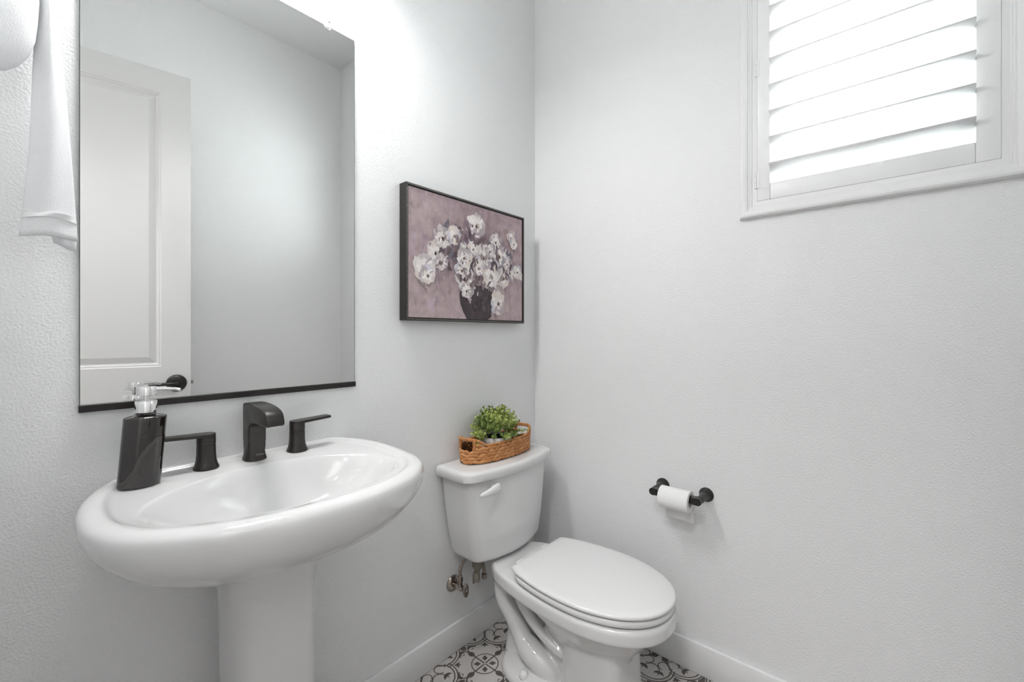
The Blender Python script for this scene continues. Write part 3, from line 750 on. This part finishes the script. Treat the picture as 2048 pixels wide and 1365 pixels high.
# flowers: (u, v, radius)
FL = [(.535, .83, .085), (.245, .66, .075), (.335, .70, .060), (.60, .56, .095), (.715, .725, .062), (.745, .60, .080), (.875, .80, .050), (.90, .745, .045), (.20, .53, .078), (.235, .46, .055), (.105, .40, .090), (.13, .34, .06), (.425, .53, .070), (.435, .35, .095), (.45, .25, .06), (.665, .40, .085), (.79, .40, .075), (.86, .46, .06), (.74, .16, .085), (.94, .48, .055), (.975, .43, .04), (.40, .42, .06), (.555, .46, .06), (.50, .62, .05), (.70, .30, .045), (.62, .33, .04), (.83, .54, .05), (.42, .62, .035), (.66, .63, .05)]
rnd.shuffle(FL)
for fi, (u, v, r) in enumerate(FL):
    r *= 1.24
    if fi % 3 == 0:      # dusky strokes between the flowers
        for k in range(9):
            a_, q_ = rnd.uniform(0, 6.28), rnd.random()**.5; blob(.54+.34*q_*math.cos(a_), .52+.24*q_*math.sin(a_), rnd.uniform(.008, .022), rnd.uniform(.02, .05), lin(*rnd.choice(((104, 86, 92), (126, 106, 112), (92, 78, 88), (142, 122, 126), (166, 148, 150)))), .4, 12, rnd.uniform(-.8, .8))
    for k in range(3):   # soft shade and drips below each flower
        blob(u+rnd.uniform(-.03, .03), v-r*rnd.uniform(.7, 1.1), r*.16, r*.45, lin(*rnd.choice(((150, 132, 138), (186, 172, 174), (132, 114, 122)))), .4, 12)
    for k in range(7):
        a = k*.9+rnd.uniform(0, .5); s = rnd.choice(((222, 214, 212), (206, 196, 197), (232, 226, 224), (208, 204, 212), (190, 177, 181), (226, 214, 206), (176, 164, 170)))
        blob(u+r*.55*math.cos(a)*ch/cw, v+r*.55*math.sin(a), r*rnd.uniform(.38, .6), r*rnd.uniform(.45, .65), lin(*s), .2, 16, a)
    blob(u, v, r*.55, r*.55, lin(240, 234, 231), .2, 16)
    for k in range(5):
        a = rnd.uniform(0, 6.28); blob(u+r*.6*math.cos(a)*ch/cw, v+r*.6*math.sin(a), r*.12, r*.3, lin(*rnd.choice(((246, 242, 240), (184, 172, 178), (236, 228, 226)))), .3, 10, a-PI/2)
    if r > .05:
        blob(u+.004, v-.010, r*.26, r*.22, lin(196, 180, 174), .3, 12); blob(u+rnd.uniform(-.01, .01), v-.012, r*.11, r*.15, lin(48, 40, 42), .35, 12)
for k in range(60):
    a, r = rnd.uniform(0, 6.28), rnd.random()**.5; u, v = .52+.42*r*math.cos(a), .52+.30*r*math.sin(a)
    blob(u, v, rnd.uniform(.003, .010), rnd.uniform(.008, .026), lin(*rnd.choice(((232, 226, 224), (96, 80, 86), (206, 196, 198), (150, 130, 134)))), .4, 8, rnd.uniform(-1, 1))
me = bpy.data.meshes.new('canvas'); me.from_pydata(verts, [], faces)
ca = me.color_attributes.new('Col', 'FLOAT_COLOR', 'POINT')
for i, c in enumerate(cols): ca.data[i].color = (*c, 1)
PC(link('canvas', me, M['paint'], pc))

# ------------------------------------------------------------------ toilet paper holder and roll
HZ, HY0, HY1, HXr = .648, -.618, -.776, -.085
th = empty('paper_holder', (0, (HY0+HY1)/2, HZ)); tag(th, 'matte black toilet paper holder with two posts on the window wall', 'paper holder')
th.matrix_world = Matrix.Translation((0, (HY0+HY1)/2, HZ)); tinv = th.matrix_world.inverted()
def TH(o): o.matrix_parent_inverse = tinv; return o
for yy, sg in ((HY0, -1), (HY1, 1)):
    bm = bmesh.new(); add_lathe(bm, [(.0250, .0006), (.0250, .004), (.0215, .008), (.0160, .014), (.0130, .022), (.0122, .034), (.0126, .044), (.0115, .0455), (.0115, .047), (.0130, .048), (.0130, .085), (.0120, .0875)], (0, yy, HZ), axis='-x', n=28)
    po = TH(obj('post', bm, M['black'], th, auto=35))
    bm = bmesh.new()   # flat-sided arm with a rounded end, reaching towards the roll
    pl = [(yy-sg*.0128*math.cos(a), HZ+.0128*math.sin(a)) for a in [-PI/2+PI*k/14 for k in range(15)]] + [(yy+sg*.024, HZ+.0100), (yy+sg*.024, HZ-.0100)]
    add_loft(bm, [[Vector((x, y, z)) for y, z in pl] for x in (-.072, -.0990)])
    obj('arm', bm, M['black'], po, auto=35)
bm = bmesh.new(); add_lathe(bm, [(.0085, 0), (.0085, abs(HY1-HY0)-.040)], (HXr, HY0-.020, HZ), axis='-y', n=18); TH(obj('roller', bm, M['black'], th, auto=40))
bm = bmesh.new(); add_lathe(bm, [(.0150, 0), (.0150, .0035), (.009, .005)], (HXr, HY1+.030, HZ), axis='-y', n=22); TH(obj('end_flange', bm, M['black'], th, auto=40))
ro = empty('toilet_paper_roll', (HXr, (HY0+HY1)/2, HZ-.0113)); tag(ro, 'nearly used up white toilet paper roll on the black holder', 'toilet paper')
RY0, RY1 = .052, -.052; RR, Ri = .0375, .0200
bm = bmesh.new(); n = 40; rg = []
for r, y in ((Ri, RY0), (RR-.001, RY0), (RR, RY0-.001), (RR, RY1+.001), (RR-.001, RY1), (Ri, RY1)): rg.append([Vector((r*math.cos(2*PI*k/n), y, r*math.sin(2*PI*k/n))) for k in range(n)])
vr = add_loft(bm, rg, False, False)
for i in range(n): j = (i+1) % n; bm.faces.new((vr[-1][i], vr[-1][j], vr[0][j], vr[0][i]))
obj('roll', bm, M['paper'], ro, auto=40)
bm = bmesh.new(); rg = []
for x, z in [(p.x, p.z) for p in catmull([(RR*.98, 0, .004), (RR*1.005, 0, -.012), (RR*.96, 0, -.035), (RR*.90, 0, -.064), (RR*.86, 0, -.086)], 4)]: rg.append([Vector((x, RY0-.004, z)), Vector((x, RY1+.001, z)), Vector((x+.0008, RY1+.001, z)), Vector((x+.0008, RY0-.004, z))])
add_loft(bm, rg); obj('loose_sheet', bm, M['paper'], ro, smooth=True)

# ------------------------------------------------------------------ towel and ring
tr = empty('towel_ring', (-1.645, 0, 2.010)); tag(tr, 'round black towel ring on the wall beside the mirror', 'towel ring')
bm = bmesh.new(); add_lathe(bm, [(.026, .0006), (.026, .005), (.014, .012), (.010, .03), (.010, .056), (.008, .058)], axis='-y', n=24); obj('post', bm, M['black'], tr, auto=40)
bm = bmesh.new(); RG = .066
add_tube(bm, [(RG*math.sin(2*PI*k/40), -.050, -.004-RG+RG*math.cos(2*PI*k/40)) for k in range(41)], .005, 10, 0, caps=False); obj('ring', bm, M['black'], tr, smooth=True)
tw = empty('hand_towel', (-1.6, -.05, 1.40)); tag(tw, 'white terry hand towel hanging from the ring beside the mirror', 'towel')
tw.matrix_world = Matrix.Translation((-1.6, -.05, 1.40)); twi = tw.matrix_world.inverted()
def TW(o): o.matrix_parent_inverse = twi; return o
def tail(name, stops, n=30, m=M['towel'], y0=-.062, wav=.004, thick=.007, seed=0, frm=0.0, to_=1.0, puff=0):
    """hanging strip: stops are (z, x_left, x_right), smoothed from top to bottom"""
    P_ = catmull([(a, b_, c) for a, b_, c in stops], 6); rg = []
    k0, k1 = int(frm*(len(P_)-1)), int(to_*(len(P_)-1))
    for i in range(k0, k1+1):
        z, xl, xr = P_[i]; u = i/(len(P_)-1); row = []
        for s in (0, 1):
            for k in range(n+1):
                q = k/n if s == 0 else 1-k/n
                x = xl+(xr-xl)*q
                fold = wav*math.sin(q*7.5+seed+u*1.2)*(1.2-.5*u) + .010*(2*q-1)**2*(1 if puff else .4)
                th_ = (thick+puff)*math.sqrt(max(.05, 1-(2*q-1)**4))
                row.append(Vector((x, y0+fold+(-th_ if s == 0 else th_), z+(.006*math.sin(q*3.0+seed)*u if to_ == 1 else 0))))
        rg.append(row)
    bm = bmesh.new(); add_loft(bm, rg); return TW(obj(name, bm, m, tw, smooth=True))
ST = [(1.872, -1.600, -1.580), (1.83, -1.602, -1.574), (1.74, -1.606, -1.566), (1.64, -1.609, -1.559), (1.54, -1.613, -1.553), (1.46, -1.619, -1.549), (1.402, -1.624, -1.546)]
tail('front_tail', ST, y0=-.066)
ST2 = [(z-.006, xl+.004+.032*max(0, (1.70-z)/.3), xr+.001) for z, xl, xr in ST[:-1]] + [(1.3935, -1.578, -1.546)]
tail('back_tail', ST2, y0=-.044, seed=2.0)
# woven band and hem near the bottom
P_ = [(1.452, -1.6195, -1.5485), (1.444, -1.6205, -1.5480), (1.436, -1.6212, -1.5476)]
tail('woven_band', P_, y0=-.067, thick=.0085, m=M['towelband'])
# looped upper part over the ring
bm = bmesh.new(); rg = []
for z, xl, xr, d in ((1.888, -1.660, -1.606, .018), (1.87, -1.690, -1.600, .026), (1.84, -1.712, -1.598, .032), (1.80, -1.720, -1.600, .035), (1.765, -1.716, -1.603, .034), (1.735, -1.706, -1.611, .030), (1.712, -1.692, -1.624, .023), (1.698, -1.676, -1.638, .014), (1.693, -1.664, -1.648, .006)):
    rg.append([Vector(((xl+xr)/2+(xr-xl)/2*math.cos(2*PI*k/40), -.072+d*math.sin(2*PI*k/40)*(1+.08*math.sin(3*2*PI*k/40+z*30)), z)) for k in range(40)])
add_loft(bm, rg); TW(obj('draped_fold', bm, M['towel'], tw, smooth=True))

# ------------------------------------------------------------------ door (open, seen in the mirror)
A_ = Vector((-1.775, -1.573, 0)); B_ = Vector((-1.021, -1.450, 0)); dd = (B_-A_); ang = math.atan2(dd.y, dd.x); DL = dd.length
dr = struct(empty('door_1', A_, ang))     # local x along the leaf from the hinge, +y faces the mirror
bm = bmesh.new(); DT = .035; HD = 2.53
st = .118; zb, zt, zm0, zm1 = .20, HD-.115, .90, 1.060
for b in ((0, st, -DT, 0, .008, HD), (DL-st, DL, -DT, 0, .008, HD), (st, DL-st, -DT, 0, .008, zb), (st, DL-st, -DT, 0, zt, HD), (st, DL-st, -DT, 0, zm0, zm1)): add_box(bm, *b)
obj('leaf_frame', bm, M['door'], dr)
for z0, z1 in ((zb, zm0), (zm1, zt)):
    bm = bmesh.new(); rg = []
    for d, y in ((0, -.0), (.004, -.004), (.010, -.004), (.014, -.009), (.020, -.012), (.048, -.003), (.050, -.003)):
        rg.append([Vector((st+d, y, z0+d)), Vector((DL-st-d, y, z0+d)), Vector((DL-st-d, y, z1-d)), Vector((st+d, y, z1-d))])
    add_loft(bm, rg, False, True); obj('panel', bm, M['door'], dr)
hz = .975; hx = DL-.058
bm = bmesh.new(); add_lathe(bm, [(.042, .0), (.042, .004), (.036, .009), (.016, .012)], (hx, 0, hz), axis=Matrix(((1, 0, 0), (0, 0, 1), (0, -1, 0))), n=32)
rs = obj('rosette', bm, M['black'], dr, auto=40)
bm = bmesh.new(); add_tube(bm, [(hx, .010, hz), (hx, .030, hz), (hx-.006, .042, hz), (hx-.030, .045, hz), (hx-.110, .043, hz-.001)], lambda t: .0095-.002*t, 14, 5); obj('door_lever', bm, M['black'], rs, smooth=True)
box('latch', (DL, DL+.011, -.022, -.010, hz-.008, hz+.008), M['nickel'], dr)

# ------------------------------------------------------------------ vanity lamp above the mirror
vl = empty('vanity_lamp', (-1.232, 0, 2.49)); tag(vl, 'black wall lamp with three frosted glass shades above the mirror', 'wall lamp')
box('wall_plate', (-.20, .20, -.022, -.0008, .045, .115), M['black'], vl, .003)
for sx in (-.15, 0, .15):
    bm = bmesh.new(); add_tube(bm, [(sx, -.02, .080), (sx, -.12, .080), (sx, -.160, .075), (sx, -.165, .046)], .008, 12, 5); ar = obj('arm', bm, M['black'], vl, smooth=True)
    bm = bmesh.new(); add_lathe(bm, [(.050, -.115), (.050, -.03), (.046, .015), (.034, .040), (.018, .048)], (sx, -.165, 0), n=28, cap0=False); gs = obj('glass_shade', bm, M['shade'], vl, smooth=True)
    bm = bmesh.new(); add_lathe(bm, [(.0495, -.1148), (.048, -.1165), (.030, -.1185), (.0, -.119)], (sx, -.165, 0), n=28, cap0=False); obj('diffuser', bm, M['diffuser'], gs, smooth=True)

# ------------------------------------------------------------------ added hallway fill light, brightens the room through the doorway
def disc_fill_light(name, label, x, y, r, power):
    e = empty(name, (x, y, H)); tag(e, label, 'fill light')
    bm = bmesh.new(); add_lathe(bm, [(r+.02, -.0008), (r+.02, -.010), (r, -.016)], n=40); obj('trim_ring', bm, M['trim'], e, auto=40)
    L_ = bpy.data.lights.new(name, 'AREA'); L_.shape = 'DISK'; L_.size = 2*r; L_.energy = power; L_.color = (1, .99, .98)
    lo = bpy.data.objects.new('lamp_light', L_); col.objects.link(lo); lo.parent = e; lo.location = (0, 0, -.02)
disc_fill_light('hallway_fill_light', 'added round fill light under the unseen hallway ceiling', XE-.75, -1.30, .20, HALL_FILL_W)
